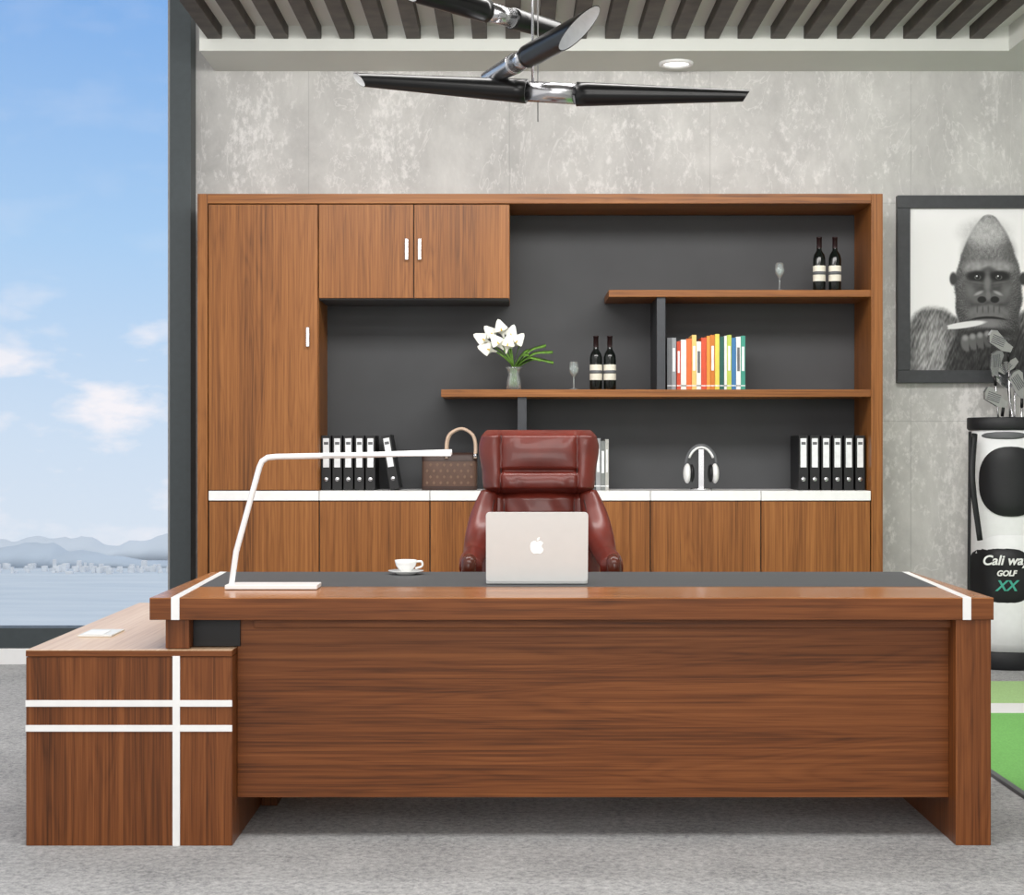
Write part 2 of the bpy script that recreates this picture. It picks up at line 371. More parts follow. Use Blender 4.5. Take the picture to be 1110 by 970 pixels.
for yo in (0.0,0.15):
    s_y=-.004 if yo==0 else .006
    o.tube(cr([(X(484,D),D+yo+s_y,zt-.03),(X(484,D),D+yo,Z(480,D)),(X(488,D),D+yo,Z(470,D)),(X(500,D),D+yo,Z(464.5,D)),(X(511,D),D+yo,Z(470,D)),(X(515,D),D+yo,Z(480,D)),(X(515,D),D+yo+s_y,zt-.03)]),0.0085,m_tan,10)
    for hx in (484,515): o.tube([(X(hx,D),D+yo+s_y,zt-.022),(X(hx,D),D+yo+s_y,zt-.004)],.013,m_chrome,10)
o.done()
# grey books behind chair
def books(name,D,zbase,specs,depth=0.17):
    o=B(name)
    for (a,c,top,col) in specs:
        mt=bpy.data.materials.get('book_%d_%d_%d'%col) or plain('book_%d_%d_%d'%col,srgb(*col),0.5,var=0.04)
        xa_,xb_=X(a,D)+0.0006,X(c,D)-0.0006; zt=Z(top,D)
        o.box(xa_,xb_,D,D+depth,zbase,zt,mt)
        m2=m_lab if sum(col)<560 else m_dgrey
        if xb_-xa_>0.018: o.box(xa_+.005,xb_-.005,D-0.001,D+.001,zbase+(zt-zbase)*.35,zbase+(zt-zbase)*.8,m2 if random.random()<.5 else mt)
        o.box(xa_,xb_,D-0.0006,D+.001,zbase+.02,zbase+.026,m2)
    o.done(0.002)
books('book_row',8.86,ZC+.0005,[(641,646,478,(70,72,76)),(646,651,475,(150,152,154)),(651,656,478,(120,124,122)),(656,660,476,(176,176,170))])
books('book_row',8.84,ZS1+.0005,[(723,728,366,(110,112,116)),(728,733,366,(150,152,156)),(733.5,738,370,(200,70,40)),(738,744,368,(238,235,228)),(744,750,367,(225,110,50)),(750,755,363,(236,200,120)),(755,760,370,(240,236,230)),(760,766,366,(214,80,46)),(766,770,364,(228,150,60)),(770,775,363,(205,120,40)),(775,780,362,(226,210,90)),(780,785,365,(30,90,80)),(785,788,364,(236,236,230)),(788,793,363,(190,205,90)),(793,798,366,(60,120,170)),(798,803,365,(240,240,236)),(803,808,364,(60,150,130))])
# bottles
def bottle(px,D,zb,top):
    o=B('wine_bottle'); x=X(px,D); h=(Z(top,D)-zb); r=.034
    o.lathe([(0.001,zb),(r*.9,zb),(r,zb+.01),(r,zb+h*.60),(r*.85,zb+h*.67),(r*.42,zb+h*.75),(r*.38,zb+h*.8)],x,D,m_bottle,28)
    o.lathe([(r*.40,zb+h*.79),(r*.40,zb+h*.97),(r*.46,zb+h*.97),(r*.46,zb+h),(0.001,zb+h)],x,D,m_foil,24)
    o.lathe([(r*1.01,zb+h*.18),(r*1.02,zb+h*.185),(r*1.02,zb+h*.46),(r*1.01,zb+h*.465)],x,D,m_label,28)
    o.lathe([(r*1.03,zb+h*.30),(r*1.035,zb+h*.30),(r*1.035,zb+h*.36),(r*1.03,zb+h*.36)],x,D,m_dgrey,28)
    o.done()
for p in (646,661): bottle(p,8.85,ZS1+.0005,364)
for p in (888,905): bottle(p,8.85,ZS2+.0005,257)
def wglass(px,D,zb,top):
    o=B('wine_glass'); x=X(px,D); h=Z(top,D)-zb
    o.lathe([(0.001,zb+.001),(.026,zb+.002),(.026,zb+.004),(.005,zb+.010),(.0035,zb+h*.45),(.010,zb+h*.5),(.024,zb+h*.62),(.027,zb+h*.75),(.022,zb+h),(.0205,zb+h),(.0255,zb+h*.75),(.022,zb+h*.63),(.001,zb+h*.53)],x,D,m_glass,24)
    o.done()
wglass(622,8.83,ZS1+.0005,392); wglass(845,8.83,ZS2+.0005,285)
# vase with calla lilies
D=8.86; xv=X(557,D); zb=ZS1+.0005
o=B('calla_lily_vase')
o.lathe([(.001,zb),(.036,zb),(.042,zb+.012),(.040,zb+.05),(.030,zb+.085),(.036,zb+.11),(.048,zb+.125),(.046,zb+.125),(.033,zb+.11),(.027,zb+.085),(.036,zb+.05),(.037,zb+.014),(.001,zb+.01)],xv,D,m_glass,28)
# (mouth px, py, depth offset, lean angle)
for (px,py,dy,ang) in ((520,366,-.03,2.75),(530,358,.03,2.4),(542,353,-.02,1.9),(555,358,.04,1.25),(525,378,-.06,3.0),(537,369,-.09,2.3),(551,370,-.09,1.4),(563,367,-.02,.8)):
    hx,hz=X(px,D),Z(py,D)
    A=Vector((math.cos(ang),-.22,math.sin(ang)*.9+.15)).normalized()
    tipc=Vector((hx,D+dy,hz)); base=tipc-A*.075
    o.tube(cr([(xv+random.uniform(-.015,.015),D,zb+.02),(xv-.004,D+dy*.3,zb+.12),((xv*1.2+base.x*.8)/2,D+dy*.7,(zb+.12+base.z)/2),base+A*.004]),.0045,m_green,8)
    u=A.cross(Vector((0,1,0))).normalized(); w=A.cross(u)
    if w.y>0: w=-w     # w points toward the room: the low lip; back lip (-w) is the tall pointed one
    R=[]
    for i in range(10):
        t=i/9; r=.004+.009*t+.018*max(0,t-.55)**1.3*2.2
        ring=[]
        for q in [2*math.pi*k/20 for k in range(20)]:
            back=max(0,-math.sin(q))
            ln=.072*t*(.66+.34*back)+.036*(t**4)*back**5
            flare=.010*t**5
            ring.append(base+A*ln+u*((r+flare)*math.cos(q))+w*((r+flare*(.5+back*.2))*math.sin(q)))
        R.append(ring)
    o.loft(R,m_petal,(True,False))
    o.tube([base+A*.02,base+A*.058],[.005,.003],m_yel,8)
for (px,py,dy) in ((599,382,-.05),(592,374,.03),(586,391,-.08),(578,378,.06),(573,386,-.1),(600,393,.0),(566,372,.03)):
    tip=Vector((X(px,D),D+dy,Z(py,D))); root=Vector((xv,D,zb+.12)); mid=(tip+root)/2+Vector((0,0,.035))
    P=cr([root,mid,tip],8); R=[]
    for i,p in enumerate(P):
        t=i/(len(P)-1); wd=.003+.022*math.sin(math.pi*min(1,t**.8))**1.2 if t>.12 else .003
        R.append([p+Vector((0,wd,.008)),p+Vector((0,0,-.003)),p+Vector((0,-wd,-.010)),p+Vector((0,0,.001))])
    o.loft(R,m_green)
for k in range(10): o.tube([(xv+random.uniform(-.028,.028),D+random.uniform(-.02,.02),zb+.015),(xv+random.uniform(-.018,.018),D,zb+.12)],.0045,m_green,6)
o.done()
# headphones on stand
D=8.84; xh=X(760,D); o=B('headphones_on_stand')
o.lathe([(.001,ZC+.0005),(.060,ZC+.0005),(.060,ZC+.010),(.055,ZC+.014),(.001,ZC+.014)],xh,D,m_chrome,32)
o.box(xh-.014,xh+.014,D-.006,D+.006,ZC+.012,Z(487,D),m_chrome)
zc_=Z(502,D); arc=[(xh+.083*math.cos(a),D,zc_-.01+.108*math.sin(a)) for a in [math.pi*k/20 for k in range(21)]]
o.tube(arc,.0085,m_dgrey,10); o.tube([(p[0]*1+ (xh-p[0])*.10,D,p[2]-.010) for p in arc[3:-3]],.008,m_white,10)
for s in (-1,1):
    o.ell((xh+s*.076,D,Z(513,D)),(.022,.045,.055),m_white,18,10); o.ell((xh+s*.052,D,Z(513,D)),(.016,.042,.050),m_black,18,10)
o.done()

# ---------------- framed picture ----------------
fd=9.215; fx0,fx1=X(972.5,fd),X(1168,fd); fz0,fz1=Z(415,fd),Z(212,fd); fw=.072
m_fr=plain('frame_charcoal',srgb(62,64,67),0.5,var=0.1)
o=B('gorilla_picture')
for a in ((fx0,fx1,fz1-fw,fz1),(fx0,fx1,fz0,fz0+fw),(fx0,fx0+fw,fz0+fw,fz1-fw),(fx1-fw,fx1,fz0+fw,fz1-fw)):
    o.box(a[0],a[1],fd-.015,WALL-.002,a[2],a[3],m_fr)
o.box(fx0+fw*.9,fx1-fw*.9,fd+.016,WALL-.003,fz0+fw*.9,fz1-fw*.9,m_white)
frame=o.done(.003)
# print: flat sheet with shades of grey as colour attribute
ix0,ix1,iz0,iz1=fx0+fw,fx1-fw,fz0+fw,fz1-fw
NN=340
def sm(e0,e1,x):
    t=max(0,min(1,(x-e0)/(e1-e0))); return t*t*(3-2*t)
def lum(px,py):
    dx=px-1072; n1=noise.noise(Vector((px*.06,py*.06,0))); n2=noise.noise(Vector((px*.22,py*.22,4)))
    ang=math.atan2(py-330,dx); rad=math.hypot(dx,py-330)
    # short velvety hair combed back over the skull
    fur=noise.noise(Vector((ang*26,rad*.22,3)))*.5+.5*noise.noise(Vector((px*1.1,py*.7,7)))
    down=noise.noise(Vector((px*.4+py*.16,py*.10,5)))*.8+.5*noise.noise(Vector((px*1.0-py*.1,py*.2,9)))
    c=.95
    def E(cx,cy,rx,ry,val,soft,cc,strength=1,wob=0,tilt=0):
        ex,ey=px-cx,py-cy
        if tilt: ex,ey=ex*math.cos(tilt)+ey*math.sin(tilt),-ex*math.sin(tilt)+ey*math.cos(tilt)
        d=math.hypot(ex/rx,ey/ry)+wob*(fur*.025+n1*.05)
        if d>1+soft: return cc
        a=(1-sm(1-soft,1+soft,d))*strength
        return cc*(1-a)+val*a
    # massive shoulders / back sloping up to the head
    c=E(1026,392,40,62,.36+.26*down,.07,c,1,1,-.45)
    c=E(1122,392,46,66,.28+.24*down,.07,c,1,1,.45)
    c=E(1010,382,16,38,.58+.28*down,.3,c,.8,1,.1)   # light on the near arm
    c=E(1074,400,46,62,.15+.16*down,.12,c,1,1)      # dark chest
    # head: one smooth outline, domed crest flowing into wide cheeks
    t=(py-232)/(362-232)
    if -.05<t<1.05:
        tt=max(0,min(1,t))
        hw=39*(math.sin(math.pi*min(1,tt*.60+.0))**.55)*(1-.22*max(0,tt-.6)/.4) if tt>0 else 0
        edge=hw+fur*1.6+n1*2-abs(dx)
        a=sm(-1.5,1.5,edge)*sm(-.01,.02,t)
        val=.50-.22*tt+.22*fur-.10*sm(.55,1,abs(dx)/max(hw,1))
        c=c*(1-a)+val*a
    c=E(1068,252,24,14,.72+.18*fur,.6,c,.8)         # lit crest
    c=E(1050,274,7,12,.34,.8,c,.4); c=E(1094,274,7,12,.28,.8,c,.5)
    c=E(1034,302,4,7,.18,.3,c); c=E(1110,302,4,7,.16,.3,c)
    c=E(1072,314,25,31,.22+.05*n2,.25,c)            # bare black face
    # heavy brow ridge
    for s in (-1,1):
        c=E(1072+s*12,288,15,5.6,.54+.1*n2,.55,c,.95,0,s*.12)
        c=E(1072+s*12,299,11,5,.03,.45,c)
        c=E(1072+s*11.5,300.3,3.6,2.4,.36,.3,c); c=E(1072+s*11.5,300,2.2,2.2,.0,.3,c); c=E(1072+s*11.5-1,299,.8,.8,1,.3,c)
        c=E(1072+s*12,306,8,1.4,.36,.7,c,.7,0,-s*.15)
        c=E(1072+s*12,309,7,1.2,.30,.7,c,.6,0,-s*.15)
        c=E(1072+s*19,316,5,9,.44,.8,c,.7,0,s*.3)
    c=E(1072,292,6,3.2,.22,.7,c,.7)
    c=E(1071,306,3.6,11,.46,.7,c,.8)                # bridge
    for s in (-1,1):
        c=E(1072+s*9,322,9.5,7,.34,.35,c,.95)       # flared nostril rims
        c=E(1072+s*7,324.5,4.6,3.4,.0,.25,c)
        c=E(1072+s*10.5,317.5,5,1.6,.62,.6,c,.8,0,s*.45)
    c=E(1072,320,2.6,5,.40,.5,c)
    c=E(1072,339,22,9,.38+.04*n2,.25,c)             # upper lip
    for k in (-12,-6,0,6,12): c=E(1072+k,335,.8,4,.20,.5,c,.6)
    c=E(1072,344+(dx/16)**2*1.6,19,1.3,.0,.4,c)     # mouth
    c=E(1072,351,15,4.6,.46,.6,c,.9); c=E(1072,361,24,5,.06,.6,c,.9)
    # fist under the chin, four knuckles, holding a cigar at the lips
    for k in range(4):
        c=E(1048+k*8,372-k*1.5,5.6,9,.36-.02*k,.22,c,1,0,-.2); c=E(1047+k*8,366-k*1.5,3,3,.60,.7,c,.7); c=E(1052+k*8,373-k*1.5,1,8,.04,.5,c,.8)
    c=E(1046,352,23,3.4,.88,.18,c,1,0,-.14); c=E(1025,355,3,3.2,.45,.3,c,1)
    return max(.015,min(.97,c))
vs=[];cols=[];fs=[]
for j in range(NN+1):
    for i in range(NN+1):
        x=ix0+(ix1-ix0)*i/NN; z=iz0+(iz1-iz0)*j/NN
        vs.append((x,0,z)); px=555+x*F/fd; py=485-(z-CH)*F/fd
        c=lum(px,py)**2.0; cols.append((c,c,c*1.0,1))
for j in range(NN):
    for i in range(NN):
        a=j*(NN+1)+i; fs.append((a,a+1,a+NN+2,a+NN+1))
me=bpy.data.meshes.new('print'); me.from_pydata(vs,[],fs)
at=me.color_attributes.new('ink','FLOAT_COLOR','POINT')
at.data.foreach_set('color',[k for c in cols for k in c])
m,nt,b=newmat('gorilla_print'); an=nt.nodes.new('ShaderNodeAttribute'); an.attribute_name='ink'
nt.links.new(an.outputs['Color'],b.inputs['Base Color']); b.inputs['Roughness'].default_value=.5
me.materials.append(m); po=bpy.data.objects.new('print',me); sc.collection.objects.link(po)
po.parent=frame; po.matrix_parent_inverse=Matrix.Translation(frame.location).inverted(); po.location=(0,fd+.012,0)

# ---------------- golf bag ----------------
o=B('golf_bag'); D=8.98; gx=X(1096,D); RXg=.235; RYg=.17
m_gw=plain('golf_bag_white',srgb(232,233,234),0.6,var=.02)
m_bk2=plain('golf_bag_black',srgb(26,27,30),0.55)
gz=lambda py: Z(py,8.82)
zt=gz(452)
def gr(k,z,dx=0): return [(gx+dx+RXg*k*math.cos(a),D+RYg*k*math.sin(a),z) for a in [2*math.pi*i/40 for i in range(40)]]
o.loft([gr(.92,.0),gr(.97,.015),gr(.97,.09),gr(.93,.10)],m_bk2)
o.loft([gr(.95,.10),gr(.97,.2),gr(.94,.6),gr(.92,.9),gr(.93,1.1),gr(.96,zt-.07)],m_gw)
o.loft([gr(1.0,zt-.07),gr(1.03,zt-.06),gr(1.03,zt-.005),gr(1.0,zt),gr(.86,zt),gr(.84,zt-.1)],m_bk2,(True,True))
def patch(x0,x1,z0,z1,mt,off=.006,n=5.,k=.94):
    # rounded patch hugging the bag's front
    cx_,cz_=(x0+x1)/2,(z0+z1)/2
    R=[]
    for i in range(8):
        t=i/7; ring=[]
        for q in range(40):
            a=2*math.pi*q/40; ca,sa=math.cos(a),math.sin(a)
            x=cx_+(x1-x0)/2*t*math.copysign(abs(ca)**(2/n),ca); z=cz_+(z1-z0)/2*t*math.copysign(abs(sa)**(2/n),sa)
            u=max(-.999,min(.999,(x-gx)/(RXg*k)))
            y=D-RYg*k*math.sqrt(1-u*u)-off*(1-t**6)-.004
            ring.append((x,y,z))
        R.append(ring)
    o.loft(R[1:],mt,(True,False))
patch(X(1066,8.82),X(1126,8.82),gz(560),gz(484),m_bk2,.02,2.6)
patch(X(1062,8.82),X(1134,8.82),gz(700),gz(580),m_gw,.035,4)
patch(X(1058,8.82),X(1122,8.82),gz(660),gz(590),m_bk2,.05,3)
patch(X(1068,8.82),X(1112,8.82),gz(476),gz(468),m_dgrey,.01,2.5)
o.tube(cr([(X(1052,8.85),8.86,gz(468)),(X(1048,8.85),8.80,gz(560)),(X(1047,8.85),8.80,gz(700))]),.009,m_bk2,8)
o.tube(cr([(X(1056,8.85),8.84,gz(470)),(X(1052,8.8),8.76,gz(520)),(X(1060,8.8),8.76,gz(585))]),.016,m_bk2,8,sy=.4)
# clubs
def club(px,py,D2,ang,sz=1.0,wood_=False,bx_=0):
    hx,hz=X(px,D2),Z(py,D2); r0=Vector((gx+bx_,D,zt-.25)); h=Vector((hx,D2,hz))
    o.tube([r0,h],.006,m_chrome,8); o.tube([h+(r0-h).normalized()*.02,h+(r0-h).normalized()*.07],.009,m_black,8)
    o.M=Matrix.Translation(h)@Matrix.Rotation(ang,4,'Y')@Matrix.Rotation(.3,4,'Z')@Matrix.Scale(sz,4)
    if wood_: o.ell((-.05,0,.0),(.06,.045,.035),m_gloss,18,10)
    else:
        o.prism([(.012,-.012),(.014,.014),(-.02,.022),(-.085,.052),(-.105,.046),(-.112,.02),(-.10,-.008),(-.03,-.02)],'y',-.008,.008,m_chrome)
        for g in range(5): o.box(-.095,-.03,-.0095,-.0075,-.004+g*.008,-.001+g*.008,m_dgrey)
    o.M=Matrix.Identity(4)
club(1093,378,8.92,.35,1.3); club(1100,392,8.98,-.7,1.1,bx_=.02); club(1078,404,8.9,1.4,1.1,bx_=-.05)
club(1093,418,9.0,.6,1.2,bx_=.04); club(1088,438,8.86,.3,1.25,bx_=-.08); club(1108,428,8.95,.9,1.3,bx_=.05); club(1125,400,8.98,2.4,1.3,bx_=.1); club(1140,380,9.0,2.9,1.2,True,bx_=.12)
o.done()
# lettering on the bag
gb=bpy.data.objects['golf_bag']
def text(s,px,py,size,mt,name):
    cu=bpy.data.curves.new(name,'FONT'); cu.body=s; cu.size=size; cu.extrude=.002; cu.align_x='CENTER'; cu.shear=.25; cu.offset=.0015
    t=bpy.data.objects.new(name,cu); sc.collection.objects.link(t); cu.materials.append(mt)
    t.parent=gb; t.matrix_parent_inverse=Matrix.Translation(gb.location).inverted()
    t.location=(X(px,8.76),8.748,Z(py,8.76)); t.rotation_euler=(math.pi/2,0,0)
text('Cali way',1089,612,.074,m_white,'lettering'); text('GOLF',1090,624,.042,m_white,'lettering_small')
m_teal=plain('teal_print',srgb(70,170,150),.5)
text('XX',1090,640,.08,m_teal,'emblem')

# putting mat
o=B('golf_putting_mat'); m_g1=plain('putting_green',srgb(120,184,100),.9,var=.12,vs=120,bump=.3); m_g2=plain('putting_green_light',srgb(166,202,138),.9,var=.1,vs=120)
o.box(1.80,3.3,5.0,7.35,0.0005,.012,m_g1); o.box(1.80,3.3,7.35,7.62,.0005,.014,m_base); o.box(1.80,3.3,7.62,8.35,.0005,.012,m_g2)
o.box(1.775,1.80,5.0,8.35,.0005,.014,m_dgrey); o.lathe([(.055,.0145),(.055,.0165),(.001,.0165)],2.5,7.0,m_black,24); o.done(.002)

# ---------------- desk things ----------------
TOP=ZT+.002
# laptop (lid back faces the visitor side)
o=B('laptop'); lx=X(582,5.4); ly=5.40; w=.170
def rbox(w0,w1,y0,y1,z0,z1,r,mat,plane):
    pts=[]
    for cx_,cy_,a0 in ((w1-r,y1-r,0),(w0+r,y1-r,90),(w0+r,y0+r,180),(w1-r,y0+r,270)):
        for k in range(6): a=math.radians(a0+18*k); pts.append((cx_+r*math.cos(a),cy_+r*math.sin(a)))
    o.prism(pts,plane,z0,z1,mat)
o.M=Matrix.Translation((lx,ly,TOP))
rbox(-w,w,.0,.235,.003,.015,.012,m_alu,'z'); o.box(-w+.02,w-.02,.015,.11,.0148,.0158,m_black); o.box(-.05,.05,.13,.21,.0148,.0155,m_grey)
for a,c in ((-1,1),(1,1),(-1,9),(1,9)): o.tube([(a*(w-.03),.02*c+.01,0),(a*(w-.03),.02*c+.01,.004)],.008,m_black,10)
o.M=Matrix.Translation((lx,ly,TOP+.010))@Matrix.Rotation(math.radians(9),4,'X')
rbox(-w,w,.0,.236,-.004,.003,.012,m_alu,'y'); o.box(-w+.008,w-.008,.003,.0045,.012,.228,m_black)
ap=[(0,.30),(.13,.38),(.30,.36),(.42,.25),(.33,.13),(.30,0),(.35,-.12),(.45,-.19),(.36,-.38),(.22,-.50),(.10,-.48),(0,-.45),(-.10,-.48),(-.22,-.50),(-.36,-.36),(-.45,-.12),(-.46,.08),(-.40,.26),(-.27,.37),(-.12,.37)]
o.prism([(p[0]*.048,.12+p[1]*.048) for p in ap],'y',-.0052,-.0038,m_logo)
lf=[(0,.42),(.02,.56),(.14,.66),(.17,.66),(.15,.52),(.05,.43)]
o.prism([(p[0]*.048,.12+p[1]*.048) for p in lf],'y',-.0052,-.0038,m_logo)
o.done(.0008)
# cup and saucer
D=5.83; o=B('coffee_cup_and_saucer'); x=X(440,D)
o.lathe([(.001,TOP),(.035,TOP),(.038,TOP+.004),(.064,TOP+.013),(.064,TOP+.015),(.036,TOP+.008),(.001,TOP+.007)],x,D,m_porc,36)
o.lathe([(.001,TOP+.007),(.018,TOP+.008),(.022,TOP+.014),(.036,TOP+.032),(.041,TOP+.052),(.039,TOP+.052),(.034,TOP+.034),(.02,TOP+.018),(.001,TOP+.016)],x,D,m_porc,36)
o.lathe([(.037,TOP+.044),(.001,TOP+.044)],x,D,m_coffee,24)
o.tube(cr([(x+.036,D,TOP+.046),(x+.056,D,TOP+.046),(x+.058,D,TOP+.030),(x+.034,D,TOP+.022)]),.004,m_porc,8); o.done()
# desk lamp
D=5.27; o=B('desk_lamp'); m_lw=plain('lamp_white',srgb(244,244,244),.3,var=.01)
bx0,bx1=X(247,D),X(346,D)
o.box(bx0,bx1,D-.06,D+.06,TOP,TOP+.014,m_lw)
path=[(bx0+.012,D,TOP+.012),(X(256,D),D,Z(598,D)),(X(281,D),D,Z(507,D))]
path+=[(X(284,D),D,Z(500,D)),(X(290,D),D,Z(496,D)),(X(299,D),D,Z(495,D)),(X(400,D),D,Z(493,D)),(X(490,D),D,Z(490,D))]
o.tube(path,.0095,m_lw,8,sy=1.0)
o.box(X(350,D),X(489,D),D-.012,D+.012,Z(494.5,D),Z(492.6,D),m_lw)
o.done(.002)

# ---------------- chair ----------------
o=B('executive_chair'); cx=X(584,6.65)
def sect(w,t,z,y,n=3.2,front=None,N=64):
    r=[]
    for k in range(N):
        a=2*math.pi*k/N; ca,sa=math.cos(a),math.sin(a)
        x=w*math.copysign(abs(ca)**(2/n),ca); yy=t*math.copysign(abs(sa)**(2/n),sa)
        if front and sa<0: yy+=front(x,z)*abs(sa)
        r.append((cx+x,y+yy,z))
    return r
def interp(tab,z):
    for (a,va),(b_,vb) in zip(tab[:-1],tab[1:]):
        if z<=b_: 
            t=(z-a)/(b_-a); t=t*t*(3-2*t); return va+(vb-va)*t
    return tab[-1][1]
def by(z): return 6.56+.16*(z-.5)
def seam(x,c,w=.008): return math.exp(-((x-c)/w)**2)
def sx_(z): return .140+.03*(z-.9)
def fb(x,z):
    v=-.026*max(0,math.cos(min(1,abs(x)/sx_(z))*math.pi/2))
    if abs(x)>sx_(z): v-=.016*math.sin(min(1,(abs(x)-sx_(z))/.11)*math.pi)
    v+=.014*(seam(x,sx_(z),.006)+seam(x,-sx_(z),.006))
    if abs(x)<sx_(z): v+=.012*seam(z,.80,.010)+.012*seam(z,.94,.010)
    v+=.003*math.sin(x*70+z*40)*seam(z,.99,.05)
    return v
wt=[(.44,.23),(.62,.245),(.85,.255),(.98,.245),(1.05,.228)]
rings=[]
for i in range(81):
    z=.44+.61*i/80; e=min(1,math.sin(math.pi*min(max((i+.6)/81.2,0),1))*5)
    rings.append(sect(interp(wt,z)*(.8+.2*e),.065*e**.6+.004,z,by(z),3.2,fb,160))
o.loft(rings,m_red)
wh=[(1.03,.224),(1.10,.232),(1.22,.247),(1.29,.234)]
def fh(x,z):
    v=.014*(seam(x,.155,.006)+seam(x,-.155,.006))
    if abs(x)<.155: v+=.015*seam(z,1.125,.008)-.016*math.cos(min(1,abs(z-1.20)/.075)*math.pi/2)*math.cos(x/.155*math.pi/2)**.5-.010*math.cos(min(1,abs(z-1.085)/.04)*math.pi/2)
    else: v-=.012*math.sin(min(1,(abs(x)-.155)/.08)*math.pi)
    v+=.003*math.sin(x*90+z*20)*seam(z,1.07,.03)+.003*math.sin(x*75-z*30)*seam(z,1.26,.025)
    return v
rings=[]
for i in range(61):
    z=1.03+.262*i/60; e=min(1,math.sin(math.pi*(i+.5)/61)*3.0)**.55
    rings.append(sect(interp(wh,z)*(.88+.12*e),.085*e+.004,z,by(z)-.025,4.2,fh,160))
o.loft(rings,m_red)
def yfront(x,z,head):
    if head: return by(z)-.025-.085*.97+fh(x,z)-.001
    return by(z)-.067*.97+fb(x,z)-.001
for s in (-1,1):
    o.tube([(cx+s*.155,yfront(.155,z,True)-.002,z) for z in [1.055+.215*i/12 for i in range(13)]],.0028,m_redd,6)
    o.tube([(cx+s*sx_(z),yfront(sx_(z),z,False)-.002,z) for z in [.55+.46*i/14 for i in range(15)]],.0028,m_redd,6)
    # side bolster wings sweeping into arms
    P=cr([(cx+s*.200,6.60,1.03),(cx+s*.226,6.56,.94),(cx+s*.246,6.48,.85),(cx+s*.260,6.34,.795),(cx+s*.268,6.18,.782),(cx+s*.266,6.09,.765)],8)
    n=len(P); rad_=[.030+.026*math.sin(math.pi*min(1,(i+4)/(n*.8)))if i<n*.55 else .044 for i in range(n)]
    o.tube(P,rad_,m_red,20)
    o.tube([p+Vector((-s*r_*.55,-r_*.86,0)) for p,r_ in list(zip(P,rad_))[2:26]],.0028,m_redd,6)
    W_=cr([(cx+s*.268,6.30,.735),(cx+s*.270,6.10,.735),(cx+s*.272,6.055,.75),(cx+s*.272,6.05,.785),(cx+s*.272,6.075,.795)],6)
    o.tube(W_,.028,m_armwood,14)
    o.tube(cr([(cx+s*.272,6.06,.75),(cx+s*.272,6.09,.65),(cx+s*.266,6.16,.56),(cx+s*.25,6.24,.45)],6),[.027]*6+[.024]*6+[.022]*7,m_armwood,12)
    o.tube(cr([(cx+s*.268,6.45,.76),(cx+s*.268,6.42,.6),(cx+s*.25,6.36,.44)],6),.022,m_armwood,12)
# seat
rings=[]
for i in range(13):
    t=i/12; z=.38+.12*t; e=math.sin(math.pi*(i+.6)/13.2)**.35
    rings.append([(cx+.25*e*math.copysign(abs(math.cos(a))**.55,math.cos(a)),6.33+.27*e*math.copysign(abs(math.sin(a))**.55,math.sin(a)),z+(.02*math.sin(a)**2 if i>8 else 0)) for a in [2*math.pi*k/40 for k in range(40)]])
o.loft(rings,m_red)
o.box(cx-.12,cx+.12,6.22,6.46,.345,.385,m_black)
o.tube([(cx,6.35,.36),(cx,6.35,.13)],[.03,.035],m_chrome,16); o.ell((cx,6.35,.125),(.06,.06,.035),m_armwood)
for k in range(5):
    a=2*math.pi*k/5+.3; ex,ey=cx+.31*math.cos(a),6.35+.31*math.sin(a)
    o.tube([(cx,6.35,.13),(cx+.16*math.cos(a),6.35+.16*math.sin(a),.115),(ex,ey,.085)],[.032,.028,.02],m_armwood,10)
    o.tube([(ex,ey,.085),(ex,ey,.05)],.01,m_black,8)
    px_,py_=-math.sin(a),math.cos(a)
    for s in (-1,1): o.tube([(ex+px_*s*.008,ey+py_*s*.008,.028),(ex+px_*s*.028,ey+py_*s*.028,.028)],.0275,m_black,16)
o.done()

# ---------------- pendant lamp ----------------
o=B('pendant_lamp')
def shade(p0,p1,r0,r1,cutlen,down,mat=m_gloss):
    """tube from p0 to p1, far end cut obliquely (opening toward 'down'), pale inside"""
    p0,p1=Vector(p0),Vector(p1); A=(p1-p0); L_=A.length; A.normalize()
    dn=Vector(down); dn=(dn-A*dn.dot(A)).normalized(); u=A.cross(dn)
    def ring(t,rs):
        r=(r0+(r1-r0)*t)*rs; out=[]
        for k in range(28):
            a=2*math.pi*k/28; d=math.cos(a)   # d=1 at the open side
            s=t*(L_-cutlen*(1+d)/2) 
            out.append(p0+A*s+(dn*d+u*math.sin(a))*r)
        return out
    T=[i/14 for i in range(15)]
    o.loft([ring(t,1) for t in T],mat,(True,False)); o.loft([ring(t,.93) for t in T],m_lampw,(True,False))
    o.loft([ring(1,1),ring(1,.93)],mat,(False,False))
def band(p0,p1,r): o.tube([p0,p1],r,m_chrome,28)
e1=Vector((X(381,6.15),6.15,Z(86,6.15))); e2=Vector((X(813,5.9),5.9,Z(104,5.9)))
a1=Vector((X(571,6.02),6.02,Z(99,6.02))); a2=Vector((X(625,5.98),5.98,Z(102,5.98)))
band(a1,a2,.038); shade(a1,e1,.045,.025,.06,(-.1,-.8,-1)); shade(a2,e2,.045,.021,.025,(0,.2,-1))
b0=Vector((X(527,6.15),6.15,Z(86,6.15))); b1=Vector((X(648,5.2),5.2,Z(20,5.2)))
m1=b0.lerp(b1,.30); m2=b0.lerp(b1,.42)
band(m1,m2,.034); shade(m1,b0,.038,.028,.04,(0,0,-1),m_chrome); shade(m2,b1,.042,.042,.30,(.3,-.5,-1))
g0=Vector((X(425,5.7),5.7,Z(-16,5.7))); g1=Vector((X(606,6.2),6.2,Z(34,6.2)))
m1_=g0.lerp(g1,.55); m2_=g0.lerp(g1,.70)
band(m1_,m2_,.034); shade(m1_,g0,.042,.038,.1,(0,-.2,-1)); shade(m2_,g1,.04,.036,.06,(0,-.2,-1))
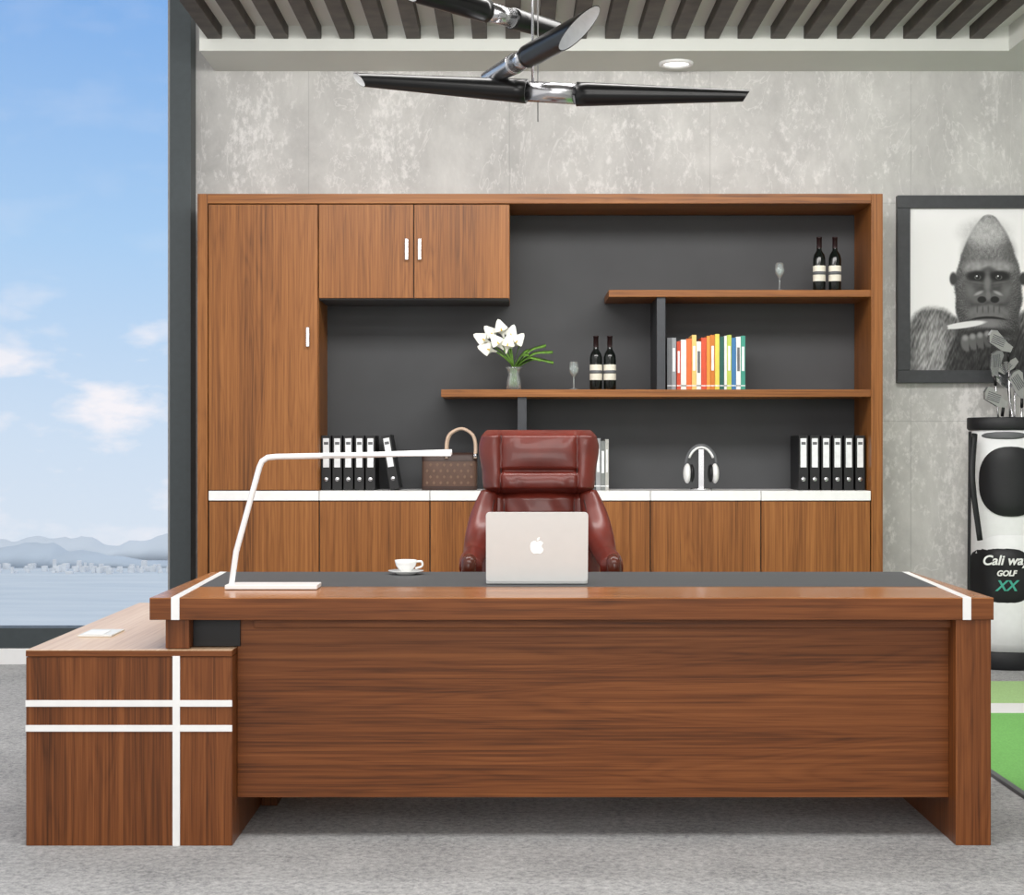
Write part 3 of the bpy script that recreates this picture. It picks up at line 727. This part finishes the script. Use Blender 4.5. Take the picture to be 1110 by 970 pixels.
sx=X(583,6.05); o.tube([(sx,6.05,Z(132,6.05)),(sx,6.05,3.44)],.0025,m_grey,8)
o.tube([(sx-.02,6.0,Z(98,6)),(sx-.02,6.0,3.44)],.005,m_chrome,8)
o.lathe([(.07,3.44),(.07,3.415),(.001,3.41)],sx-.01,6.02,m_black,28)
o.done()

# ---------------- light ----------------
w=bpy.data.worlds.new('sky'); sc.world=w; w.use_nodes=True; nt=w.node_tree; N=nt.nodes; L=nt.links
bg=N['Background']; tc=N.new('ShaderNodeTexCoord'); sp=N.new('ShaderNodeSeparateXYZ'); L.new(tc.outputs['Generated'],sp.inputs[0])
mr=N.new('ShaderNodeMapRange'); mr.inputs['From Min'].default_value=-.1; mr.inputs['From Max'].default_value=.4; L.new(sp.outputs['Z'],mr.inputs['Value'])
r=N.new('ShaderNodeValToRGB'); e=r.color_ramp.elements
e[0].position=0; e[0].color=srgb(224,233,243); e[1].position=1; e[1].color=srgb(120,165,225)
for p,c in ((.09,srgb(220,231,244)),(.22,srgb(208,226,246)),(.45,srgb(170,208,246)),(.73,srgb(118,173,236))):
    k=e.new(p); k.color=c
L.new(mr.outputs[0],r.inputs['Fac'])
mp=N.new('ShaderNodeMapping'); mp.inputs['Scale'].default_value=(9,9,22); mp.inputs['Location'].default_value=(1.3,0.2,.4); L.new(tc.outputs['Generated'],mp.inputs[0])
n=N.new('ShaderNodeTexNoise'); n.inputs['Scale'].default_value=1.8; n.inputs['Detail'].default_value=8; n.inputs['Roughness'].default_value=.55; L.new(mp.outputs[0],n.inputs['Vector'])
cr_=N.new('ShaderNodeValToRGB'); cr_.color_ramp.elements[0].position=.51; cr_.color_ramp.elements[1].position=.70; L.new(n.outputs['Fac'],cr_.inputs['Fac'])
mk=N.new('ShaderNodeValToRGB'); q=mk.color_ramp.elements; q[0].position=.05; q[0].color=(.3,.3,.3,1); q[1].position=.42; q[1].color=(0.10,.10,.10,1)
k=q.new(.16); k.color=(1,1,1,1); k=q.new(.28); k.color=(1,1,1,1)
L.new(mr.outputs[0],mk.inputs['Fac'])
mu=N.new('ShaderNodeMath'); mu.operation='MULTIPLY'; L.new(cr_.outputs['Color'],mu.inputs[0]); L.new(mk.outputs['Color'],mu.inputs[1])
mx=N.new('ShaderNodeMix'); mx.data_type='RGBA'; L.new(mu.outputs[0],mx.inputs['Factor']); L.new(r.outputs['Color'],mx.inputs['A']); mx.inputs['B'].default_value=srgb(252,248,252)
# added whitening overhead and behind the camera, neutralises the blue sky light
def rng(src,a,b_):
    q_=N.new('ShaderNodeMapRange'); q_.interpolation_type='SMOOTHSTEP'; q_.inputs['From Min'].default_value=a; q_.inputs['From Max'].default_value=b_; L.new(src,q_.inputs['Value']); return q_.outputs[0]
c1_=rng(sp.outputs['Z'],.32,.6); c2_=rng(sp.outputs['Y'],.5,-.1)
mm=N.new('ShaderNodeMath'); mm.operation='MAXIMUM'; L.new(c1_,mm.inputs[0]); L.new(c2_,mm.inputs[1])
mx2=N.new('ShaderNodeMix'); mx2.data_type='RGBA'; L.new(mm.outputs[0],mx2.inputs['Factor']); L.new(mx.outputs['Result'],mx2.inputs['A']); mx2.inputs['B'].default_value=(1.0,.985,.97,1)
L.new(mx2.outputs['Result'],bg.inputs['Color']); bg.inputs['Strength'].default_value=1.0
def area(name,loc,rot,sx_,sy_,e_,col=(1,.98,.955)):
    l=bpy.data.lights.new(name,'AREA'); l.shape='RECTANGLE'; l.size=sx_; l.size_y=sy_; l.energy=e_; l.color=col
    ob=bpy.data.objects.new(name,l); sc.collection.objects.link(ob); ob.location=loc; ob.rotation_euler=rot
area('added_ceiling_fill',(0.3,3.6,3.38),(0,0,0),3.6,1.6,105)  # added soft fill below the ceiling, no fixture there
area('added_ceiling_fill',(0.5,6.4,3.38),(math.radians(38),0,0),4.2,0.9,170)  # added wash, tilted to brighten the back wall and bookcase
area('added_room_fill',(0.2,-1.5,2.6),(math.radians(80),0,0),5,2.2,155)  # added frontal fill behind the camera, not a fixture of the room
# ---------------- camera ----------------
cam=bpy.data.cameras.new('camera'); cam.sensor_fit='HORIZONTAL'; cam.sensor_width=36; cam.lens=F/1110*36; cam.clip_end=3000
co=bpy.data.objects.new('camera',cam); sc.collection.objects.link(co); co.location=(0,0,CH); co.rotation_euler=(math.pi/2,0,0); sc.camera=co
